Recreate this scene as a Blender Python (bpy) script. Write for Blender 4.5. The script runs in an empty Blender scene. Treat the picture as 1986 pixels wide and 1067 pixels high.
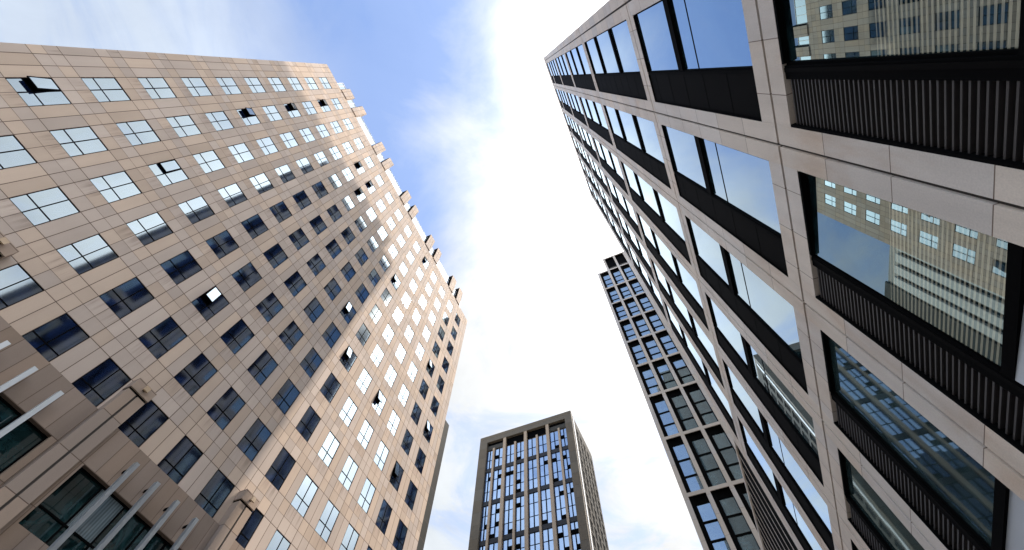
import bpy, math, random
from mathutils import Vector, Matrix
random.seed(7)
rad = math.radians
S = bpy.context.scene
COL = S.collection

# ------------------------------------------------------------------ camera
CAM_Z = 1.6
cam = bpy.data.cameras.new('camera'); cam_o = bpy.data.objects.new('camera', cam); COL.objects.link(cam_o)
cam.sensor_width = 36.0; cam.lens = 36.0 * 839.4 / 1986.0; cam.clip_start = 0.05; cam.clip_end = 6000
zen = Vector((18.7, 383.62, -839.4)).normalized()
ex = (Vector((1, 0, 0)) - zen * zen.x).normalized()
ey = zen.cross(ex)
M = Matrix((ex, ey, zen))                      # rows = world axes in camera space -> camera to world
cam_o.matrix_world = Matrix.Translation((0, 0, CAM_Z)) @ M.to_4x4()
S.camera = cam_o
S.render.resolution_x = 1024; S.render.resolution_y = 550

# ------------------------------------------------------------------ light
SUN = Vector((0.5236, 0.1298, 0.8420)).normalized()
SUN_EL = math.asin(SUN.z); SUN_AZ = math.atan2(SUN.x, SUN.y)
sun = bpy.data.lights.new('sun', 'SUN'); sun.energy = 1.9; sun.angle = rad(0.53); sun.color = (1.0, 0.90, 0.78)
sun_o = bpy.data.objects.new('sun', sun); COL.objects.link(sun_o)
sun_o.rotation_euler = SUN.to_track_quat('Z', 'Y').to_euler()
S.view_settings.view_transform = 'Standard'; S.view_settings.look = 'None'
S.view_settings.exposure = 1.42; S.view_settings.gamma = 1.0

# ------------------------------------------------------------------ node helper
class NT:
    def __init__(s, tree): s.t = tree; s.n = tree.nodes; s.l = tree.links
    def new(s, kind, **kw):
        nd = s.n.new(kind)
        for k, v in kw.items(): setattr(nd, k, v)
        return nd
    def put(s, sock, v):
        if isinstance(v, bpy.types.NodeSocket): s.l.new(v, sock)
        elif v is not None: sock.default_value = v
    def m(s, op, a, b=None, c=None, clamp=False):
        nd = s.new('ShaderNodeMath', operation=op, use_clamp=clamp)
        s.put(nd.inputs[0], a); s.put(nd.inputs[1], b); s.put(nd.inputs[2], c)
        return nd.outputs[0]
    def vm(s, op, a, b=None, out=0):
        nd = s.new('ShaderNodeVectorMath', operation=op)
        s.put(nd.inputs[0], a); s.put(nd.inputs[1], b)
        return nd.outputs[out]
    def mix(s, f, a, b, bt='MIX'):
        nd = s.new('ShaderNodeMix', data_type='RGBA', blend_type=bt)
        s.put(nd.inputs[0], f); s.put(nd.inputs[6], a); s.put(nd.inputs[7], b)
        return nd.outputs[2]
    def sep(s, v):
        nd = s.new('ShaderNodeSeparateXYZ'); s.put(nd.inputs[0], v); return nd.outputs
    def comb(s, x, y, z):
        nd = s.new('ShaderNodeCombineXYZ')
        for i, v in enumerate((x, y, z)): s.put(nd.inputs[i], v)
        return nd.outputs[0]
    def noise(s, v, scale, detail=4, rough=.5, dist=0):
        nd = s.new('ShaderNodeTexNoise'); s.put(nd.inputs['Vector'], v)
        nd.inputs['Scale'].default_value = scale; nd.inputs['Detail'].default_value = detail
        nd.inputs['Roughness'].default_value = rough; nd.inputs['Distortion'].default_value = dist
        return nd.outputs['Fac']
    def ramp(s, v, a, b, lo=0., hi=1.):                # smoothstep
        nd = s.new('ShaderNodeMapRange', interpolation_type='SMOOTHSTEP')
        for i, q in enumerate((v, a, b, lo, hi)): s.put(nd.inputs[i], q)
        return nd.outputs[0]
    def white(s, v):
        nd = s.new('ShaderNodeTexWhiteNoise', noise_dimensions='3D'); s.put(nd.inputs['Vector'], v); return nd.outputs['Value']

# ------------------------------------------------------------------ sky
W = bpy.data.worlds.new('World'); S.world = W; W.use_nodes = True
W.node_tree.nodes.clear(); k = NT(W.node_tree)
sky = k.new('ShaderNodeTexSky', sky_type='NISHITA'); sky.sun_disc = False
sky.sun_elevation = SUN_EL; sky.sun_rotation = SUN_AZ; sky.air_density = 1.0; sky.dust_density = 0.6; sky.ozone_density = 2.0
skyc = k.mix(1.0, sky.outputs[0], (.094, .108, .126, 1), 'MULTIPLY')
d = k.new('ShaderNodeTexCoord').outputs['Generated']
dx, dy, dz = k.sep(d)
up = k.m('MAXIMUM', dz, 0.08)
plane = k.comb(k.m('DIVIDE', dx, up), k.m('DIVIDE', dy, up), 0.0)
n1 = k.noise(plane, 2.2, 9, .58, .6)
n2 = k.noise(k.vm('MULTIPLY', plane, (2.4, .75, 1.0)), 1.5, 7, .55, 1.2)
# the bank of bright cloud that holds the sun
side = k.m('ADD', dx, k.m('MULTIPLY', dy, .38))
side = k.m('ADD', side, k.m('MULTIPLY', k.m('SUBTRACT', n1, .5), .55))
bank = k.m('MULTIPLY', k.ramp(side, -.30, .12), k.ramp(k.noise(plane, 2.6, 9, .62, .9), .36, .58, k.ramp(dy, .25, .6, .75, .60), 1.0))
wisps = k.m('MULTIPLY', k.ramp(n2, .14, .56), k.ramp(dx, -.30, -.62, .22, 1.0))
cloud = k.m('MAXIMUM', bank, k.m('MULTIPLY', wisps, .8))
ang = k.m('ARCCOSINE', k.vm('DOT_PRODUCT', d, tuple(SUN), out=1))
g = k.m('DIVIDE', ang, rad(21)); glow = k.m('EXPONENT', k.m('MULTIPLY', k.m('MULTIPLY', g, g), -1.0))
bright = k.m('ADD', k.m('MULTIPLY', bank, -.03), k.m('ADD', k.ramp(dy, -.10, -.50, .385, .95), k.m('MULTIPLY', glow, 4.5)))  # extra brightness added to the unseen southern cloud to light walls and window reflections
texn = k.ramp(k.noise(plane, 1.7, 8, .6, .4), .28, .66, .86, 1.08)
nd = k.new('ShaderNodeVectorMath', operation='SCALE'); k.put(nd.inputs[0], k.mix(k.ramp(ang, rad(30), rad(75)), (1.0, .985, .96, 1), (.84, .92, 1.0, 1))); k.put(nd.inputs['Scale'], k.m('MULTIPLY', bright, texn))
col = k.mix(cloud, skyc, nd.outputs[0])
bg = k.new('ShaderNodeBackground'); k.put(bg.inputs[0], col); bg.inputs[1].default_value = 1.0
k.l.new(bg.outputs[0], k.new('ShaderNodeOutputWorld').inputs[0])

# ------------------------------------------------------------------ materials
def mat(name):
    m = bpy.data.materials.new(name); m.use_nodes = True; m.node_tree.nodes.clear()
    return m, NT(m.node_tree)
def finish(k, sh): k.l.new(sh, k.new('ShaderNodeOutputMaterial').inputs[0])
def pbsdf(k, col, rough=.6, metal=0., normal=None, spec=.5):
    b = k.new('ShaderNodeBsdfPrincipled'); k.put(b.inputs['Base Color'], col); k.put(b.inputs['Roughness'], rough)
    b.inputs['Metallic'].default_value = metal; b.inputs['Specular IOR Level'].default_value = spec
    if normal is not None: k.put(b.inputs['Normal'], normal)
    return b.outputs[0]
def line(k, coord, period, off, w):
    """1 on a joint of width w (metres) repeated every period"""
    f = k.m('PINGPONG', k.m('SUBTRACT', coord, off), period / 2)
    return k.m('LESS_THAN', f, w / 2)
def wash(k, P, base, amt=.12, speck=.10):
    """weathered granite: cloudy tone, speckle, faint vertical streaks"""
    big = k.noise(P, .35, 4, .55)
    fine = k.noise(P, 30, 3, .6)
    streak = k.noise(k.vm('MULTIPLY', P, (2.2, 2.2, .16)), 1.0, 5, .6)
    v = k.m('ADD', 1.0, k.m('MULTIPLY', k.m('SUBTRACT', big, .5), amt * 2))
    v = k.m('ADD', v, k.m('MULTIPLY', k.m('SUBTRACT', fine, .5), speck * 2))
    v = k.m('ADD', v, k.m('MULTIPLY', k.m('SUBTRACT', streak, .5), amt * 1.6))
    nd = k.new('ShaderNodeVectorMath', operation='SCALE'); k.put(nd.inputs[0], base); k.put(nd.inputs['Scale'], v)
    return nd.outputs[0]
def stone(name, base, xs=(), zs=(), rough=.75, var=.10, hue=(1.06, 1.0, .92), axis=0, jcol=(.12, .085, .066, 1), amt=.12, speck=.1, jw=1.0, spec=.08, stain=False, patch=0.):
    """xs/zs: lists of (period, offset, width) joints along the local X / Z axis"""
    m, k = mat(name)
    P = k.new('ShaderNodeTexCoord').outputs['Object']; X, Y, Z = k.sep(P)
    if axis == 1: X = Y
    j = 0.0; cx = 0.0; cz = 0.0
    for per, off, w in xs:
        l = line(k, X, per, off, w); j = l if isinstance(j, float) else k.m('MAXIMUM', j, l)
        cx = k.m('ADD', cx, k.m('FLOOR', k.m('DIVIDE', k.m('SUBTRACT', X, off), per)))
    for per, off, w in zs:
        l = line(k, Z, per, off, w); j = l if isinstance(j, float) else k.m('MAXIMUM', j, l)
        cz = k.m('ADD', cz, k.m('FLOOR', k.m('DIVIDE', k.m('SUBTRACT', Z, off), per)))
    col = wash(k, P, base[:3], amt, speck)
    id_ = k.comb(cx, cz, 3.7)
    rnd = k.white(id_); rnd2 = k.white(k.vm('ADD', id_, (17.3, 5.1, 0)))
    tone = k.m('ADD', 1.0, k.m('MULTIPLY', k.m('SUBTRACT', rnd, .5), var * 2))
    nd = k.new('ShaderNodeVectorMath', operation='SCALE'); k.put(nd.inputs[0], col); k.put(nd.inputs['Scale'], tone); col = nd.outputs[0]
    col = k.mix(k.m('MULTIPLY', k.m('GREATER_THAN', rnd2, .55), .7), col, k.vm('MULTIPLY', col, hue))
    if stain:                                  # rain streaks running down from the window sills
        fx = k.m('PINGPONG', k.m('SUBTRACT', X, H0), BAY / 2)
        below = k.m('FRACT', k.m('DIVIDE', k.m('SUBTRACT', Z0 - .29 * FL + 40 * FL, Z), FL))
        st = k.noise(k.comb(k.m('MULTIPLY', X, 7), 0, k.m('MULTIPLY', Z, .35)), 1.0, 4, .6)
        msk = k.m('MULTIPLY', k.m('MULTIPLY', k.ramp(fx, .85, .5), k.ramp(below, .30, .0)), k.ramp(st, .42, .70))
        col = k.mix(k.m('MULTIPLY', msk, .55), col, (.17, .13, .105, 1))
    if patch:
        pn = k.noise(k.vm('MULTIPLY', P, (1., 1., .45)), .55, 6, .65, .8)
        col = k.mix(k.m('MULTIPLY', k.ramp(pn, .45, .75), patch), col, k.vm('MULTIPLY', col, (.80, .66, .55)))
    nrm = None
    if not isinstance(j, float):
        col = k.mix(k.m('MULTIPLY', j, jw), col, jcol)
        b = k.new('ShaderNodeBump'); b.inputs['Strength'].default_value = .5; b.inputs['Distance'].default_value = .02
        k.put(b.inputs['Height'], k.m('SUBTRACT', 1.0, j)); nrm = b.outputs[0]
    finish(k, pbsdf(k, col, rough, normal=nrm, spec=spec)); return m
def plain(name, base, rough=.5, metal=0., var=.15, scale=1.2, spec=.5):
    m, k = mat(name)
    P = k.new('ShaderNodeTexCoord').outputs['Object']
    n = k.noise(P, scale, 5, .6)
    nd = k.new('ShaderNodeVectorMath', operation='SCALE'); k.put(nd.inputs[0], base[:3])
    k.put(nd.inputs['Scale'], k.m('ADD', 1 - var, k.m('MULTIPLY', n, var * 2)))
    finish(k, pbsdf(k, nd.outputs[0], k.m('ADD', rough - .06, k.m('MULTIPLY', n, .12)), metal, spec=spec)); return m
def glass(name, dark, tint, ior=2.2, rough=.012, boost=0., wav=.0, blinds=None, curtain=0., cloud=1.6):
    """coated window glass seen from outside: mirror of the surroundings over a dim interior"""
    m, k = mat(name)
    tc = k.new('ShaderNodeTexCoord').outputs['Object']
    geo = k.new('ShaderNodeNewGeometry')
    rnd = geo.outputs['Random Per Island']
    n = k.noise(k.vm('ADD', tc, k.comb(k.m('MULTIPLY', rnd, 40), 0, 0)), .9, 4, .6, 1.0)
    tone = k.m('ADD', 1.15 - cloud / 2, k.m('MULTIPLY', k.ramp(n, .35, .72), cloud))
    tone = k.m('MULTIPLY', tone, k.m('ADD', .35, k.m('MULTIPLY', rnd, 1.3)))
    nd = k.new('ShaderNodeVectorMath', operation='SCALE'); k.put(nd.inputs[0], dark); k.put(nd.inputs['Scale'], tone); base = nd.outputs[0]
    if curtain:
        X, Y, Z = k.sep(tc)
        fold = k.m('ADD', .75, k.m('MULTIPLY', k.m('SINE', k.m('MULTIPLY', X, 55)), .25))
        nd = k.new('ShaderNodeVectorMath', operation='SCALE'); k.put(nd.inputs[0], (.16, .20, .22)); k.put(nd.inputs['Scale'], fold)
        base = k.mix(k.m('GREATER_THAN', rnd, 1 - curtain), base, nd.outputs[0])
    if blinds:
        X, Y, Z = k.sep(tc)
        l = k.m('LESS_THAN', k.m('PINGPONG', Z, .045), .02)
        zone = k.m('LESS_THAN', Z, blinds)
        base = k.mix(k.m('MULTIPLY', l, zone), base, (.36, .34, .26, 1))
    nrm = None
    if wav:
        b = k.new('ShaderNodeBump'); b.inputs['Strength'].default_value = wav; b.inputs['Distance'].default_value = .02
        k.put(b.inputs['Height'], k.noise(tc, .8, 2, .5)); nrm = b.outputs[0]
    dif = k.new('ShaderNodeBsdfDiffuse'); k.put(dif.inputs[0], base)
    gl = k.new('ShaderNodeBsdfGlossy'); gl.inputs[0].default_value = tint; gl.inputs['Roughness'].default_value = rough
    if nrm is not None: k.put(gl.inputs['Normal'], nrm)
    fr = k.new('ShaderNodeFresnel'); fr.inputs[0].default_value = ior
    mx = k.new('ShaderNodeMixShader'); k.put(mx.inputs[0], k.m('ADD', fr.outputs[0], boost, clamp=True))
    k.l.new(dif.outputs[0], mx.inputs[1]); k.l.new(gl.outputs[0], mx.inputs[2])
    finish(k, mx.outputs[0]); return m

BAY, H0, FL, Z0 = 2.433, -8.42, 3.6, 21.55 + CAM_Z        # the stone tower's window grid
jz = [(FL, Z0 - .29 * FL, .035), (FL, Z0 + .29 * FL, .035), (FL, Z0 + .5 * FL, .018)]
jx = [(BAY, H0 - .267 * BAY, .035), (BAY, H0, .022), (BAY, H0 + .267 * BAY, .035), (BAY, H0 + .5 * BAY, .03)]
STONE_L = stone('beige granite panels', (.43, .354, .304), jx, jz, var=.10, rough=.7, spec=.08, stain=True, hue=(1.07, 1.0, .90))
STONE_P = stone('podium granite panels', (.24, .186, .152), [(.608, H0 + .1, .025)], [(1.84, 13.6 + CAM_Z, .03)], var=.10)
STONE_C = stone('pilaster granite', (.30, .238, .198), [], [(1.85, 15.3 + CAM_Z, .03)], var=.10)
STONE_V = stone('grey granite pier', (.62, .565, .52), [], [(1.86, 11.67 + CAM_Z, .02)], patch=.65, amt=.2, speck=.2, rough=.5, spec=.15, var=.07, jcol=(.18, .13, .1, 1))
STONE_H = stone('grey granite band', (.62, .565, .52), [(1.27, 1.44, .02)], [], patch=.5, amt=.2, speck=.2, rough=.5, spec=.15, var=.07, jcol=(.18, .13, .1, 1))
STONE_3 = stone('pale limestone grid', (.43, .395, .37), [], [(2.4, .3, .02)], var=.06)
BRONZE = stone('bronze grey cladding', (.15, .124, .094), [], [(3.25, .4, .03)], var=.10, rough=.45, jcol=(.03, .028, .022, 1))
TAN = plain('tan metal fin', (.40, .285, .18), .45)
GREYCLAD = stone('light grey cladding', (.075, .07, .062), [(2.4, 0, .03)], [(3.25, .4, .03)], var=.12, axis=0)
WHITE = plain('white metal trim', (.72, .72, .72), .5, var=.06)
BLACK = plain('black metal frame', (.003, .003, .0033), .8, var=.3, spec=.02)
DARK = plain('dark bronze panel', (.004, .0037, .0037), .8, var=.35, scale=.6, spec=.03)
BLADE = plain('louvre blade', (.05, .045, .045), .5, var=.2, spec=.25)
GROOVE = plain('shadow joint', (.05, .042, .036), .8)
FIN = plain('brushed aluminium tube', (.52, .54, .56), .38, .35, var=.06)
SPAN = plain('charcoal spandrel', (.03, .03, .034), .5, var=.3, spec=.2)
DARKSTONE = plain('dark grey stone', (.06, .06, .056), .6)
CONC = plain('pale concrete band', (.36, .37, .37), .7)
GLASS_L = glass('blue tinted window glass', (.004, .010, .034), (.74, .89, 1.0, 1), ior=2.3, rough=.05, wav=.0, boost=.06, curtain=.15)
GLASS_R = glass('teal curtain glass', (.012, .030, .036), (.72, .88, 1.0, 1), ior=2.3, rough=.006, wav=.014, boost=.34)
GLASS_RB = glass('teal curtain glass with blinds', (.012, .030, .036), (.62, .77, .78, 1), ior=1.9, rough=.006, wav=.014, boost=.22, blinds=8.3 + CAM_Z)
GLASS_RT = glass('smoky teal glass', (.03, .055, .06), (.62, .78, .84, 1), ior=1.9, rough=.025, wav=.04, boost=.10, cloud=.9)
GLASS_P = glass('shop glass', (.008, .024, .026), (.75, .86, .90, 1), ior=1.7, rough=.02, wav=.06, curtain=.25)
GLASS_2 = glass('blue tower glass', (.05, .10, .22), (.60, .76, 1.0, 1), ior=2.1, rough=.02, wav=.05, boost=.26, cloud=.5)
GLASS_3 = glass('grey blue tower glass', (.075, .125, .145),  (.78, .90, 1.0, 1), ior=2.0, rough=.02, wav=.05, boost=.24, curtain=.35, cloud=.6)
BLIND = plain('white roller blind behind glass', (.50, .53, .58), .25, var=.05)

# ------------------------------------------------------------------ mesh helpers
class MB:
    """collects boxes and quads; build() links them as ONE mesh object"""
    def __init__(s): s.v = []; s.f = []; s.mi = []; s.mats = []
    def _m(s, m):
        if m not in s.mats: s.mats.append(m)
        return s.mats.index(m)
    def quad(s, pts, m):
        b = len(s.v); s.v += [tuple(p) for p in pts]; s.f.append(tuple(range(b, b + len(pts)))); s.mi.append(s._m(m))
    def box(s, x0, x1, y0, y1, z0, z1, m):
        x0, x1 = min(x0, x1), max(x0, x1); y0, y1 = min(y0, y1), max(y0, y1); z0, z1 = min(z0, z1), max(z0, z1)
        b = len(s.v)
        s.v += [(x0, y0, z0), (x1, y0, z0), (x1, y1, z0), (x0, y1, z0), (x0, y0, z1), (x1, y0, z1), (x1, y1, z1), (x0, y1, z1)]
        i = s._m(m)
        for q in ((0, 3, 2, 1), (4, 5, 6, 7), (0, 1, 5, 4), (1, 2, 6, 5), (2, 3, 7, 6), (3, 0, 4, 7)):
            s.f.append(tuple(b + a for a in q)); s.mi.append(i)
    def build(s, name, parent=None, at=None):
        me = bpy.data.meshes.new(name)
        v = s.v
        if at: v = [(a - at[0], b - at[1], c - at[2]) for a, b, c in v]
        me.from_pydata(v, [], s.f); me.update()
        for m in s.mats: me.materials.append(m)
        me.polygons.foreach_set('material_index', s.mi)
        o = bpy.data.objects.new(name, me); COL.objects.link(o)
        if parent: o.parent = parent
        if at: o.location = at
        return o
def thing(name, label, cat, loc, rotz, group=None):
    o = bpy.data.objects.new(name, None); COL.objects.link(o); o.location = loc; o.rotation_euler = (0, 0, rotz)
    o['label'] = label; o['category'] = cat
    if group: o['group'] = group
    return o

YL = 1.16081                                  # the street's heading (both frontages)
HL = Vector((math.cos(YL), math.sin(YL), 0)); NL = Vector((-math.sin(YL), math.cos(YL), 0))
ang_r = math.atan2(.92347674, .38365442)
NR = Vector((math.sin(ang_r), -math.cos(ang_r), 0))
DL, DR = 20.9, 5.52

# ------------------------------------------------------------------ ground
g = MB(); g.quad([(-1500, -1500, 0), (1500, -1500, 0), (1500, 1500, 0), (-1500, 1500, 0)], stone('paving', (.32, .31, .29), [(1.2, 0, .02)], [], var=.08))
o = g.build('ground'); o['kind'] = 'structure'

# ================================================================== beige stone tower (left)
# local frame: x along the street, y into the building, z up; front at y = 0
T1 = thing('office_tower', 'beige granite office tower with a grid of square windows and a notched roofline', 'building', NL * DL, YL)
XL, XR, ZTOP = -10.64, 28.0, 57.35 + CAM_Z
w2, wh = .267 * BAY, .29 * FL
rows = range(-2, 10); cols = range(0, 15)
w = MB()
xe = [XL]
for j in cols: c = H0 + j * BAY; xe += [c - w2, c + w2]
xe.append(XR)
ze = [12.2 + CAM_Z]
for i in rows: c = Z0 + i * FL; ze += [c - wh, c + wh]
ze.append(ZTOP)
REV = .035
for a in range(len(xe) - 1):
    for b in range(len(ze) - 1):
        x0, x1, z0, z1 = xe[a], xe[a + 1], ze[b], ze[b + 1]
        if a % 2 == 1 and b % 2 == 1:
            for q in ([(x0, 0, z0), (x0, 0, z1), (x0, REV, z1), (x0, REV, z0)], [(x1, 0, z1), (x1, 0, z0), (x1, REV, z0), (x1, REV, z1)],
                      [(x0, 0, z1), (x1, 0, z1), (x1, REV, z1), (x0, REV, z1)], [(x1, 0, z0), (x0, 0, z0), (x0, REV, z0), (x1, REV, z0)]): w.quad(q, STONE_L)
        else: w.quad([(x0, 0, z0), (x1, 0, z0), (x1, 0, z1), (x0, 0, z1)], STONE_L)
w.quad([(XL, 0, 12.2 + CAM_Z), (XL, 0, ZTOP), (XL, 24, ZTOP), (XL, 24, 12.2 + CAM_Z)], STONE_L)
w.quad([(XR, 0, ZTOP), (XR, 0, 0), (XR, 24, 0), (XR, 24, ZTOP)], STONE_L)
w.quad([(XL, 24, 0), (XL, 24, ZTOP), (XR, 24, ZTOP), (XR, 24, 0)], STONE_L)
w.quad([(XL, 0, ZTOP), (XR, 0, ZTOP), (XR, 24, ZTOP), (XL, 24, ZTOP)], STONE_L)
# dark rooms behind the openings
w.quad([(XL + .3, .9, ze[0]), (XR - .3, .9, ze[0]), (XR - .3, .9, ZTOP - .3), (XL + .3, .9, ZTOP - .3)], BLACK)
w.build('wall', T1)

OPEN = {(0, 0): 19, (4, 1): 24, (6, 1): 24, (8, 1): 24, (1, 2): 7, (8, 4): 22, (7, 5): 22, (8, 5): 20, (0, 5): 24, (2, 9): 22, (3, 8): 16,
        (2, 11): 24, (6, 9): 18, (5, 13): 20, (1, 13): 18, (3, 14): 20, (9, 10): 18}
def window_mesh(fr, pn, i, j):
    """frame bars into fr, glass into pn; returns the swung sash as its own MB when the window is open"""
    c, z = H0 + j * BAY, Z0 + i * FL
    x0, x1, z0, z1 = c - w2, c + w2, z - wh, z + wh
    t = .028; zt = z0 + (z1 - z0) * .345; Y0, Y1 = .012, .05
    fr.box(x0, x0 + t, Y0, Y1, z0, z1, BLACK); fr.box(x1 - t, x1, Y0, Y1, z0, z1, BLACK)
    fr.box(x0 + t, x1 - t, Y0, Y1, z0, z0 + t, BLACK); fr.box(x0 + t, x1 - t, Y0, Y1, z1 - t, z1, BLACK)
    fr.box(c - .022, c + .022, Y0 - .004, Y1, z0 + t, z1 - t, BLACK)
    fr.box(x0 + t, c - .022, Y0, Y1, zt - .022, zt + .022, BLACK); fr.box(c + .022, x1 - t, Y0, Y1, zt - .022, zt + .022, BLACK)
    sash = None
    tilt = (random.gauss(0, .0035), random.gauss(0, .0035))
    for n, (a0, a1, b0, b1) in enumerate(((x0 + t, c - .022, zt + .022, z1 - t), (c + .022, x1 - t, zt + .022, z1 - t), (x0 + t, c - .022, z0 + t, zt - .022), (c + .022, x1 - t, z0 + t, zt - .022))):
        y = .030
        def pt(x, zz): return (x, y + (x - c) * tilt[0] + (zz - z) * tilt[1] + 0, zz)
        if n == 0 and (i, j) in OPEN:
            th = rad(OPEN[(i, j)] * .6); sash = MB(); hh = b1 - b0
            def sw(x, v, off=0):   # v = distance below the top hinge, swung outward (towards -y)
                return (x, .01 - math.sin(th) * v + math.cos(th) * off, b1 - math.cos(th) * v - math.sin(th) * off)
            sash.quad([sw(a0, 0), sw(a0, hh), sw(a1, hh), sw(a1, 0)], GLASS_L)
            for u0, u1, v0, v1 in ((a0, a1, 0, .05), (a0, a1, hh - .05, hh), (a0, a0 + .05, .05, hh - .05), (a1 - .05, a1, .05, hh - .05)):
                sash.quad([sw(u0, v0, -.006), sw(u0, v1, -.006), sw(u1, v1, -.006), sw(u1, v0, -.006)], BLACK)
                sash.quad([sw(u0, v0, .05), sw(u1, v0, .05), sw(u1, v1, .05), sw(u0, v1, .05)], BLACK)
            for u in (a0 + .03, a1 - .05):        # stay arms
                q0 = sw(u, hh * .8, .04); q1 = (u, .02, b1 - hh * .35)
                sash.quad([q0, q1, (u + .025, q1[1], q1[2]), (u + .025, q0[1], q0[2])], FIN)
                sash.quad([q0, q1, (u, q1[1], q1[2] + .025), (u, q0[1], q0[2] + .025)], FIN)
            sash.quad([sw(a0, 0, -.006), sw(a0, 0, .05), sw(a0, hh, .05), sw(a0, hh, -.006)], BLACK)
            sash.quad([sw(a1, 0, .05), sw(a1, 0, -.006), sw(a1, hh, -.006), sw(a1, hh, .05)], BLACK)
            sash.quad([sw(a0, hh, -.006), sw(a0, hh, .05), sw(a1, hh, .05), sw(a1, hh, -.006)], BLACK)
        else: pn.quad([pt(a0, b0), pt(a1, b0), pt(a1, b1), pt(a0, b1)], GLASS_L)
    return sash
from bpy_extras.object_utils import world_to_camera_view
bpy.context.view_layer.update()
def size_in_view(i, j):
    P = [T1.matrix_world @ Vector((H0 + j * BAY + a * w2, 0, Z0 + i * FL + b * wh)) for a, b in ((-1, -1), (1, -1), (1, 1), (-1, 1))]
    q = [world_to_camera_view(S, cam_o, p) for p in P]
    if max(p.x for p in q) < 0 or min(p.y for p in q) > 1 or max(p.y for p in q) < 0: return 0
    return abs(sum(q[a].x * q[(a + 1) % 4].y - q[(a + 1) % 4].x * q[a].y for a in range(4)))
grid = sorted(((size_in_view(i, j), i, j) for i in rows for j in cols), reverse=True)
small = MB()
for n, (a, i, j) in enumerate(grid):
    if n < 100:
        fr, pn = MB(), MB(); sash = window_mesh(fr, pn, i, j)
        at = (H0 + j * BAY, .1, Z0 + i * FL)
        f = fr.build('window', T1, at); p = pn.build('pane', None, at); p.parent = f; p.location = (0, 0, 0)
        if sash:
            q = sash.build('open_sash', None, at); q.parent = f; q.location = (0, 0, 0)
            f['label'] = 'window with its upper left sash swung open'
    else:
        sash = window_mesh(small, small, i, j)
        if sash:
            b = len(small.v); small.v += sash.v
            for fc, mi in zip(sash.f, sash.mi): small.f.append(tuple(b + q for q in fc)); small.mi.append(small._m(sash.mats[mi]))
small.build('window', T1)['kind'] = 'stuff'

# notched attic: stone blocks standing up between tall panes
AT = ZTOP; blocks = []
for n in range(-1, 5):
    b = H0 + (3 * n + .72) * BAY
    blocks += [(b - .36 * BAY, b + .14 * BAY), (b + .60 * BAY, b + 1.05 * BAY)]
for x0, x1 in blocks:
    if x0 < -9 or x1 > 26: continue
    top = 61.35 + CAM_Z if x0 > -6.6 else 60.2 + CAM_Z
    m = MB(); m.box(x0, x1, -.10, .9, AT + .003, top, STONE_L); m.box(x0 - .05, x0 - .003, -.05, .8, AT + .35, top - .25, DARK)  # thin dark sheet paints in the shade on the block's near side
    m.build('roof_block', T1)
cuts = [-8.5] + [v for b in blocks if b[0] > -9 and b[1] < 26 for v in b] + [25.9]
for a in range(0, len(cuts), 2):
    x0, x1 = cuts[a] + .02, cuts[a + 1] - .12
    if x1 - x0 < .5: continue
    top = 59.95 + CAM_Z
    f = MB(); f.box(x0, x1, .25, .33, top - .06, top, WHITE); f.box(x0, x1, .25, .33, AT + .005, AT + .1, WHITE)
    n = max(2, round((x1 - x0) / .85))
    for q in range(n + 1): xx = x0 + (x1 - x0 - .06) * q / n; f.box(xx, xx + .06, .252, .328, AT + .1, top - .06, WHITE)
    fo = f.build('attic_window', T1)
    p = MB(); p.quad([(x0, .29, AT + .05), (x1, .29, AT + .05), (x1, .29, top - .03), (x0, .29, top - .03)], GLASS_L); p.build('pane', fo)
m = MB(); m.box(XL + .4, XR - 1.5, 1.6, 20, AT, 59.4 + CAM_Z, STONE_P); m.build('roof_plant_room', T1)

# podium, pilasters, shop windows with vertical tubes
PZ = 13.45 + CAM_Z; PF = -.24
pils = [(-2.62 + 7.6 * n) for n in range(-1, 5)]
pod = MB()
pod.box(XL - .3, XR + .2, PF + .42, .8, 0, 12.15 + CAM_Z, BLACK)
pod.quad([(XL - .3, PF, PZ), (XR, PF, PZ), (XR, -.003, PZ), (XL - .3, -.003, PZ)], STONE_P)
xs = [XL - .3]
for p in pils: xs += [p - .5 + .0, p + .5]
xs.append(XR)
WT, WB = 11.75 + CAM_Z, 9.35 + CAM_Z
wins = []
for n in range(0, len(xs) - 1, 2):
    x0, x1 = xs[n], xs[n + 1]
    if x1 - x0 < .6: continue
    a, b = x0 + .28, x1 - .28
    pod.box(x0, x1, PF, PF + .4, WT, PZ - .003, STONE_P)
    pod.box(x0, a, PF + .003, PF + .4, 0, WT, STONE_P); pod.box(b, x1, PF + .003, PF + .4, 0, WT, STONE_P)
    lo = 6.0 + CAM_Z if x1 < 4.6 else WB
    pod.box(a, b, PF + .003, PF + .4, lo - 2.2, lo, STONE_P)
    wins.append((a, b, lo, WT)); wins.append((a, b, 1.0, lo - 2.2))
pod.build('podium_wall', T1)
for p in pils:
    m = MB(); y0 = PF - .26
    m.box(p - .48, p - .05, y0, -.003, 0, 14.7 + CAM_Z, STONE_C); m.box(p + .05, p + .48, y0, -.003, 0, 14.7 + CAM_Z, STONE_C)
    m.box(p - .05, p + .05, y0 + .06, -.003, 0, 14.7 + CAM_Z, GROOVE)
    c = 'pilaster'
    m.box(p - .51, p + .51, y0 - .03, -.003, 14.82 + CAM_Z, 15.35 + CAM_Z, STONE_C)
    m.box(p - .46, p + .46, y0 + .05, -.003, 14.703 + CAM_Z, 14.817 + CAM_Z, DARK)
    po = m.build('pilaster', T1)
    q = MB(); q.box(p - .05, p + .05, y0 - .17, y0 - .034, 15.0 + CAM_Z, 15.1 + CAM_Z, DARK); q.box(p - .12, p + .12, y0 - .25, y0 - .171, 14.94 + CAM_Z, 15.16 + CAM_Z, TAN)
    q.build('floodlight', po)
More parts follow.
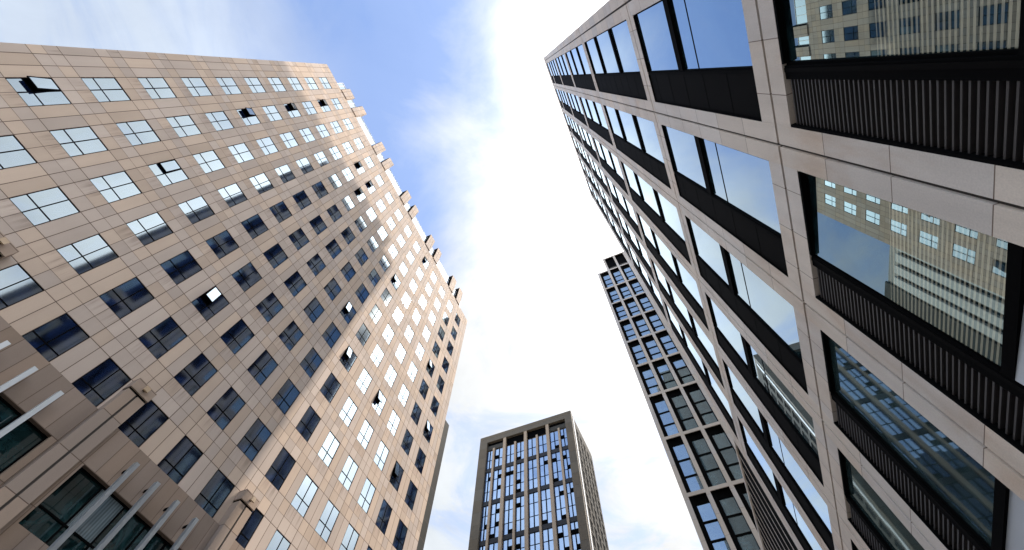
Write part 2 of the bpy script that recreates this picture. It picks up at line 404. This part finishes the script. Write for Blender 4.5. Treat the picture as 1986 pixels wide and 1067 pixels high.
for a, b, z0, z1 in wins:
    f = MB(); t = .06; y0, y1 = PF + .2, PF + .3
    f.box(a, a + t, y0, y1, z0, z1, BLACK); f.box(b - t, b, y0, y1, z0, z1, BLACK); f.box(a + t, b - t, y0, y1, z0, z0 + t, BLACK); f.box(a + t, b - t, y0, y1, z1 - t, z1, BLACK)
    n = 5
    for q in range(1, n): xx = a + (b - a) * q / n; f.box(xx - .03, xx + .03, y0 + .004, y1, z0 + t, z1 - t, BLACK)
    zz = z0 + (z1 - z0) * .33; 
    for q in range(n): f.box(a + (b - a) * q / n + .03, a + (b - a) * (q + 1) / n - .03, y0 + .006, y1, zz - .03, zz + .03, BLACK)
    fo = f.build('shop_window', T1); p = MB()
    for q in range(n):
        for u0, u1 in ((z0, zz), (zz, z1)):
            x0, x1 = a + (b - a) * q / n + .03, a + (b - a) * (q + 1) / n - .03
            p.quad([(x0, PF + .26, u0), (x1, PF + .26, u0), (x1, PF + .26, u1), (x0, PF + .26, u1)], GLASS_P)
    p.build('pane', fo)
    if z1 > 8:
        for q in range(1, n):
            xx = a + (b - a) * q / n + .05
            if b - a < 4: continue
            m = MB(); m.box(xx - .085, xx + .085, PF - .60, PF - .38, 2.5, 12.65 + CAM_Z, FIN)
            for zb in (12.4, 9.0, 6.0): m.box(xx - .02, xx + .02, PF - .379, PF + .003, zb + CAM_Z - .06, zb + CAM_Z + .06, BLACK)
            m.build('metal_fin', T1)

# ================================================================== stone-framed glass tower (right)
# local frame: x along the street, front at y = 0, the building lies at y < 0 (d = depth behind the front)
T2 = thing('glass_tower', 'tall office tower of grey granite bands framing strips of mirror glass and black louvres', 'building', NR * DR, ang_r)
def bx(mb, u0, u1, d0, d1, z0, z1, m): mb.box(u0, u1, -d1, -d0, z0 + CAM_Z, z1 + CAM_Z, m)
PER = 4.95; G = [-1.02] + [4.02 + PER * n for n in range(6)]
UL, UR, ZR, WZ_ = -1.62, 29.6, 98.2, 25.4
BC = [-1.0, 11.67, 23.2, 39.8, 56.5, 73.1, 89.7]; BH = .68
TR = {0: [5.80], 1: [17.95], 2: [28.8, 34.3], 3: [45.4, 50.95], 4: [62.0, 67.6], 5: [78.6, 84.1], 6: []}
zc = [-1.6] + BC[1:] + [ZR - .9, ZR]
for n, c in enumerate(G):
    l0 = UL if n == 0 else c - .55; r1 = UR if n == 6 else c + .55
    if n == 0: r1 = -.42
    pier = MB()
    for q in range(len(zc) - 1):
        a = zc[q] + (.05 if q else 0); b = zc[q + 1] - .05
        bx(pier, l0, c - .045, 0, .6, a, b, STONE_V); bx(pier, c + .045, r1, 0, .6, a, b, STONE_V)
    bx(pier, l0 + .02, r1 - .02, .07, .62, -1.6, ZR - .04, GROOVE)
    pier.build('stone_pier', T2)
for q, c in enumerate(BC[1:] + [ZR - .9]):
    m = MB(); bh = BH
    for n in range(6):
        a = (G[n] + .55 if n else -.42) + .003; b = G[n + 1] - .55 - .003
        top = ZR if q == len(BC) - 1 else c + bh
        bx(m, a, b, .002, .6, c + .05, top, STONE_H); bx(m, a, b, .002, .6, c - bh, c - .05, STONE_H)
        bx(m, a, b, .07, .58, c - .05, c + .05, GROOVE)
    m.build('stone_band', T2)
m = MB()
bx(m, UL + .02, UR - .02, .64, 26, -1.6, ZR - .1, DARKSTONE)
bx(m, -2.5, UL + .019, 3.45, 24, -1.6, ZR - .1, DARKSTONE); bx(m, UR - .019, 32.6, 1.2, 24, WZ_ + .5, ZR - .1, DARKSTONE)
m.build('core_wall', T2)
m = MB(); bx(m, UL - .06, UR + .06, -.08, 26, ZR + .003, ZR + .35, STONE_H); m.build('roof_coping', T2)
levels = BC + [ZR - .9]
for n in range(6):
    g0 = G[n] + .55 if n else -.42; g3 = G[n + 1] - .55
    for q in range(len(levels) - 1):
        z0, z1 = levels[q] + BH, levels[q + 1] - BH
        cuts = TR[q]; low = q == 0; TH = .11 if low else .24; GD = .15 if low else .10
        ge = g0 + (2.48 if low else 2.53)                 # glass ends, dark strip begins
        edges = [z0] + [v for t in cuts for v in (t - TH, t + TH)] + [z1]
        # the dark strip beside the glass
        m = MB()
        if low:
            bx(m, ge + .003, g3, .30, .34, z0, z1, BLACK); bx(m, ge + .003, ge + .30, .05, .297, z0, z1, BLACK); bx(m, ge + .05, ge + .14, .035, .049, z0, z1, DARK)
            bx(m, g3 - .06, g3 - .001, .006, .297, z0, z1, BLACK)
            z = z0 + .05
            while z < z1 - .08:
                bx(m, ge + .303, g3 - .063, .07, .24, z, z + .034, BLADE); z += .126
            m.build('louvre_panel', T2)
        else:
            bx(m, ge + .003, g3, .05, .34, z0, z1, DARK); bx(m, ge + .003, ge + .10, .03, .047, z0, z1, BLACK); bx(m, g3 - .04, g3 - .001, .006, .047, z0, z1, BLACK); bx(m, ge + .103, g3 - .043, .006, .047, z1 - .06, z1 - .001, BLACK)
            zz = z0 + 1.75
            while zz < z1 - .5: bx(m, ge + .103, g3 - .05, .044, .0485, zz, zz + .02, BLACK); zz += 1.85
            m.build('dark_panel', T2)
        fr = MB()
        for e in range(0, len(edges), 2):
            a, b = edges[e], edges[e + 1]
            bx(fr, g0, g0 + .05, GD - .05, .30, a, b, BLACK); bx(fr, ge - .05, ge, GD - .05, .30, a, b, BLACK)
            bx(fr, g0 + .05, ge - .05, .006, .30, b - (.02 if low and e == 0 else .08), b - .001, BLACK); bx(fr, g0 + .05, ge - .05, GD - .05, .30, a, a + .05, BLACK)
            if b - a > 5.2 and not low: bx(fr, g0 + .05, ge - .05, GD - .015, GD + .01, b - 1.45, b - 1.42, BLACK)
        for t in cuts: bx(fr, g0, ge, .04, .31, t - TH, t + TH, BLACK)
        f = fr.build('window', T2)
        p = MB(); G_ = (GLASS_RB if n < 2 else GLASS_RT) if low else GLASS_R
        for e in range(0, len(edges), 2):
            a, b = edges[e] + .05, edges[e + 1] - (.02 if low and e == 0 else .08)
            mm = BLIND if (low and e == 0) else G_
            gd = GD; GD = .07 if mm is BLIND else gd
            tx, tz = random.gauss(0, .0012), random.gauss(0, .0012)
            if low and n == 1: tx -= .035
            uc, zc_ = (g0 + ge) / 2, (a + b) / 2
            p.quad([(u, -(GD + (u - uc) * tx + (z - zc_) * tz), z + CAM_Z) for u, z in ((ge - .05, a), (g0 + .05, a), (g0 + .05, b), (ge - .05, b))], mm); GD = gd
        p.build('pane', f)
# low wing running on along the street
WZ = 25.4
m = MB(); bx(m, UR + .01, 47, .12, 20, -1.6, WZ - .1, BLACK); m.build('wing_wall', T2)
u = UR + .35; n = 0
while u < 46.5:
    m = MB(); bx(m, u, u + .11, .104, .119, -1.6, WZ, STONE_V); m.build('wing_fin', T2); u += 1.45; n += 1
m = MB(); bx(m, UR + .01, 47, .04, .6, WZ + .003, WZ + .35, STONE_H); m.build('wing_coping', T2)

# ================================================================== street frame for the two towers ahead: x forward, y to the left
def fwd_tower(name, label, fw, lat): return thing(name, label, 'building', HL * fw - NL * lat, YL)
# helper: u = metres to the right of the tower's left edge, d = depth behind its front
def fb(mb, u0, u1, d0, d1, z0, z1, m): mb.box(d0, d1, -u1, -u0, z0 + CAM_Z, z1 + CAM_Z, m)

# ---- pale stone grid tower with a stepped top
T3 = fwd_tower('grid_tower', 'slim tower with a pale stone grid, deep dark window bays and a stepped top', 57.5, -.096)
T3.scale = (1.198,) * 3; T3.location.z = CAM_Z * (1 - 1.198)
P3 = [(.0, .52)] + [(2.52 + 2.63 * n, 3.02 + 2.63 * n) for n in range(4)]
F3 = [-1.6, 6, 13.2, 20.4, 27.6, 35.3, 43.9, 52.3, 59.8, 67.0, 74.3, 81.6, 88.8]
TOP1, TOP2 = 97.6, 104.5
W3 = P3[-1][1]
m = MB()
fb(m, .1, 3.0, .75, 22, -1.6, TOP1 - .3, DARKSTONE); fb(m, 3.0, W3 - .1, .751, 22, -1.6, TOP2 - .3, DARKSTONE)
m.build('core_wall', T3)
for n, (a, b) in enumerate(P3):
    m = MB(); fb(m, a, b, 0, .10, -1.6, TOP1 if n == 0 else TOP2, STONE_3); fb(m, a + .01, b - .01, .101, .74, -1.6, (TOP1 if n == 0 else TOP2) - .02, BLACK); m.build('stone_pilaster', T3)
bandz = F3[1:] + [97.25]
for z in bandz + [TOP2 - .24]:
    m = MB()
    for n in range(4):
        a, b = P3[n][1] + .002, P3[n + 1][0] - .002
        if n or z < TOP1: fb(m, a, b, .003, .10, z - .24, z + .22, STONE_3); fb(m, a, b, .101, .74, z - .23, z + .21, BLACK)
    m.build('stone_band', T3)
def cell(T, a, b, z0, z1, mk, npan=3, dark=.52, gm=GLASS_3, open_top=False):
    f = MB(); mk(f, a, a + dark, .35, .7, z0, z1, BLACK)
    mk(f, a + dark, b, .5, .72, z1 - .9, z1, BLACK)
    hs = (z1 - .9 - z0) / npan
    for q in range(npan):
        if q: mk(f, a + dark, b, .5, .70, z0 + q * hs - .10, z0 + q * hs + .10, DARK)
    mk(f, (a + dark + b) / 2 - .03, (a + dark + b) / 2 + .03, .52, .70, z0, z1 - .9, BLACK) if False else None
    fo = f.build('window', T); p = MB()
    for q in range(npan):
        t = random.gauss(0, .006); t2 = random.gauss(0, .006)
        z_0, z_1 = z0 + q * hs, z0 + (q + 1) * hs
        if mk is fb: p.quad([(.6 + t, -b, z_0 + CAM_Z), (.6 - t2, -b, z_1 + CAM_Z), (.6 - t, -a - dark, z_1 + CAM_Z), (.6 + t2, -a - dark, z_0 + CAM_Z)], gm)
    p.build('pane', fo)
for n in range(4):
    a, b = P3[n][1], P3[n + 1][0]
    for q in range(len(F3)):
        z0 = F3[q] + .24; z1 = (F3[q + 1] if q + 1 < len(F3) else 97.25) - .24
        if n > 3 and z1 < 30: continue
        cell(T3, a, b, z0, z1, fb)
    if n:
        f = MB(); fb(f, a, b, .45, .7, 97.5, 99.0, GREYCLAD); fb(f, a, b, .6, .7, 99.0, TOP2 - .4, BLACK); f.build('top_louvre', T3)
# street side of the grid tower (its left flank)
m = MB()
for z in bandz: m.box(.75, 21.9, .02 - .1, .10 - .1, z - .24 + CAM_Z, z + .24 + CAM_Z, STONE_3)
for q in range(9):
    x = .76 + q * 2.63; m.box(x, x + .5, -.1, .03, CAM_Z - 1.6, TOP1 + CAM_Z, STONE_3)
m.build('flank_grid', T3)
for q in range(8):
    x = 1.27 + q * 2.63; p = MB()
    for n in range(len(F3)):
        z0 = F3[n] + .3; z1 = (F3[n + 1] if n + 1 < len(F3) else 97.2) - .3
        p.quad([(x + .3, -.07, z0 + CAM_Z), (x + .3, -.07, z1 + CAM_Z), (x + 2.05, -.07, z1 + CAM_Z), (x + 2.05, -.07, z0 + CAM_Z)], GLASS_3)
    p.build('flank_window', T3)

# ---- bronze tower straight ahead
T4 = fwd_tower('bronze_tower', 'dark bronze office tower with tan fins and blue glass straight ahead', 83.0, -48.05)
W4, H4 = 27.6, 94.15
thick = [7.67, 13.93, 20.4]; thin = [4.4, 10.85, 17.2, 23.55]
m = MB()
fb(m, 0, 2.3, 0, .9, -1.6, H4, BRONZE); fb(m, W4 - 1.95, W4, 0, .9, -1.6, H4, BRONZE)
fb(m, 2.3, W4 - 1.95, .003, .9, 91.75, H4 - .02, BRONZE)
fb(m, .05, W4 - .05, .95, 17.4, -1.6, H4 - .3, BRONZE)
m.build('frame_wall', T4)
for c in thick:
    m = MB(); fb(m, c - .42, c + .42, .05, .92, -1.6, 91.74, TAN); m.build('pilaster', T4)
for c in thin:
    m = MB(); fb(m, c - .27, c + .27, .18, .92, -1.6, 89.3, TAN); m.build('mullion_fin', T4)
ed = [2.3] + [v for c, h in sorted([(c, .42) for c in thick] + [(c, .27) for c in thin]) for v in (c - h, c + h)] + [W4 - 1.95]
for n in (0, 2, 4, 6):                      # dark slot above each bay
    a, b = ed[2 * n], ed[2 * n + 3]
    m = MB(); lo = 89.35 if n in (2, 4) else 90.85; fb(m, a, b, .80, .92, lo, 91.74, BLACK)
    if lo > 90: fb(m, a, b, .70, .91, 89.35, lo - .003, GREYCLAD)
    m.build('louvre_slot', T4)
rest = MB(); rest_p = MB()
F = 3.27
for n in range(8):
    a, b = ed[2 * n] + .02, ed[2 * n + 1] - .02
    for q in range(-2, 26):
        z1 = 88.9 - q * F; z0 = z1 - F
        if z0 < -1: continue
        spand = (q % 3 == 1) if True else False
        f, p = (MB(), MB()) if z1 > 58 else (rest, rest)
        if q < 0: continue
        zt = z1
        if q % 3 == 1: fb(f, a, b, .55, .8, z0 - .55, z0 + .6, SPAN)
        c = (a + b) / 2
        za = z0 + (.6 if q % 3 == 1 else .05); zb = z1 - (.55 if q % 3 == 2 else 0.0) - .05
        fb(f, c - .10, c + .10, .6, .8, za, zb, DARK); fb(f, a, a + .08, .62, .8, za, zb, DARK); fb(f, b - .08, b, .62, .8, za, zb, DARK)
        fb(f, a + .08, c - .10, .66, .8, za - .05, za + .04, DARK); fb(f, c + .10, b - .08, .66, .8, za - .05, za + .04, DARK)
        for s, (u0, u1) in enumerate(((a + .08, c - .10), (c + .10, b - .08))):
            t, t2 = random.gauss(0, .008), random.gauss(0, .008)
            p.quad([(.74 + t, -u1, za + CAM_Z), (.74 - t2, -u1, zb + CAM_Z), (.74 - t, -u0, zb + CAM_Z), (.74 + t2, -u0, za + CAM_Z)], GLASS_2)
            if random.random() < .28: fb(f, u0, u1, .50, .70, za + .1, za + .95, BLACK)       # a low vent standing ajar
        if z1 > 58:
            fo = f.build('window', T4); p.build('pane', fo)
rest.build('window', T4)['kind'] = 'stuff'
# flank towards the street
m = MB()
m.box(1.2, 1.9, -W4 - .10, -W4 - .003, CAM_Z - 1.6, 92.4 + CAM_Z, WHITE)
m.box(2.0, 17.3, -W4 - .06, -W4 - .003, CAM_Z - 1.6, 92.9 + CAM_Z, GREYCLAD)
m.build('flank_cladding', T4)
rest = MB()
for q in range(5):
    x = 2.9 + q * 2.9
    for r in range(27):
        z = 89.5 - r * F; f, p = (MB(), MB()) if z > 57 else (rest, rest)
        f.box(x, x + 1.7, -W4 - .13, -W4 - .063, z + CAM_Z, z + .35 + CAM_Z, BLACK)
        p.quad([(x + .06, -W4 - .08, z - 2.1 + CAM_Z), (x + 1.64, -W4 - .08, z - 2.1 + CAM_Z), (x + 1.64, -W4 - .08, z + CAM_Z), (x + .06, -W4 - .08, z + CAM_Z)], DARK)
        if z > 57: fo = f.build('flank_window', T4); p.build('pane', fo)
rest.build('flank_window', T4)['kind'] = 'stuff'

# ---- banded block standing behind the beige tower (seen past its corner and in the mirror glass)
T5 = thing('banded_block', 'grey block with white floor bands mostly hidden behind the beige tower corner', 'building', HL * 60.0 - NL * -43.4, YL)
m = MB(); m.box(-34, 0, .3, 18, 0, 75 + CAM_Z, DARKSTONE); m.box(-5.2, -.01, -.02, .297, 0, 75.3 + CAM_Z, stone('dark panel', (.045, .045, .043), [], [(3.3, 0, .05)])); m.build('wall', T5)
for q in range(12):
    x = -33.6 + q * 2.38
    m = MB(); m.box(x, x + 1.55, -.22, .297, 0, 74.6, CONC); m.build('rib', T5)
    p = MB()
    for r in range(22): z = .6 + r * 3.35; p.quad([(x + 1.57, .2, z), (x + 2.36, .2, z), (x + 2.36, .2, z + 2.9), (x + 1.57, .2, z + 2.9)], BLACK)
    p.build('window_strip', T5)
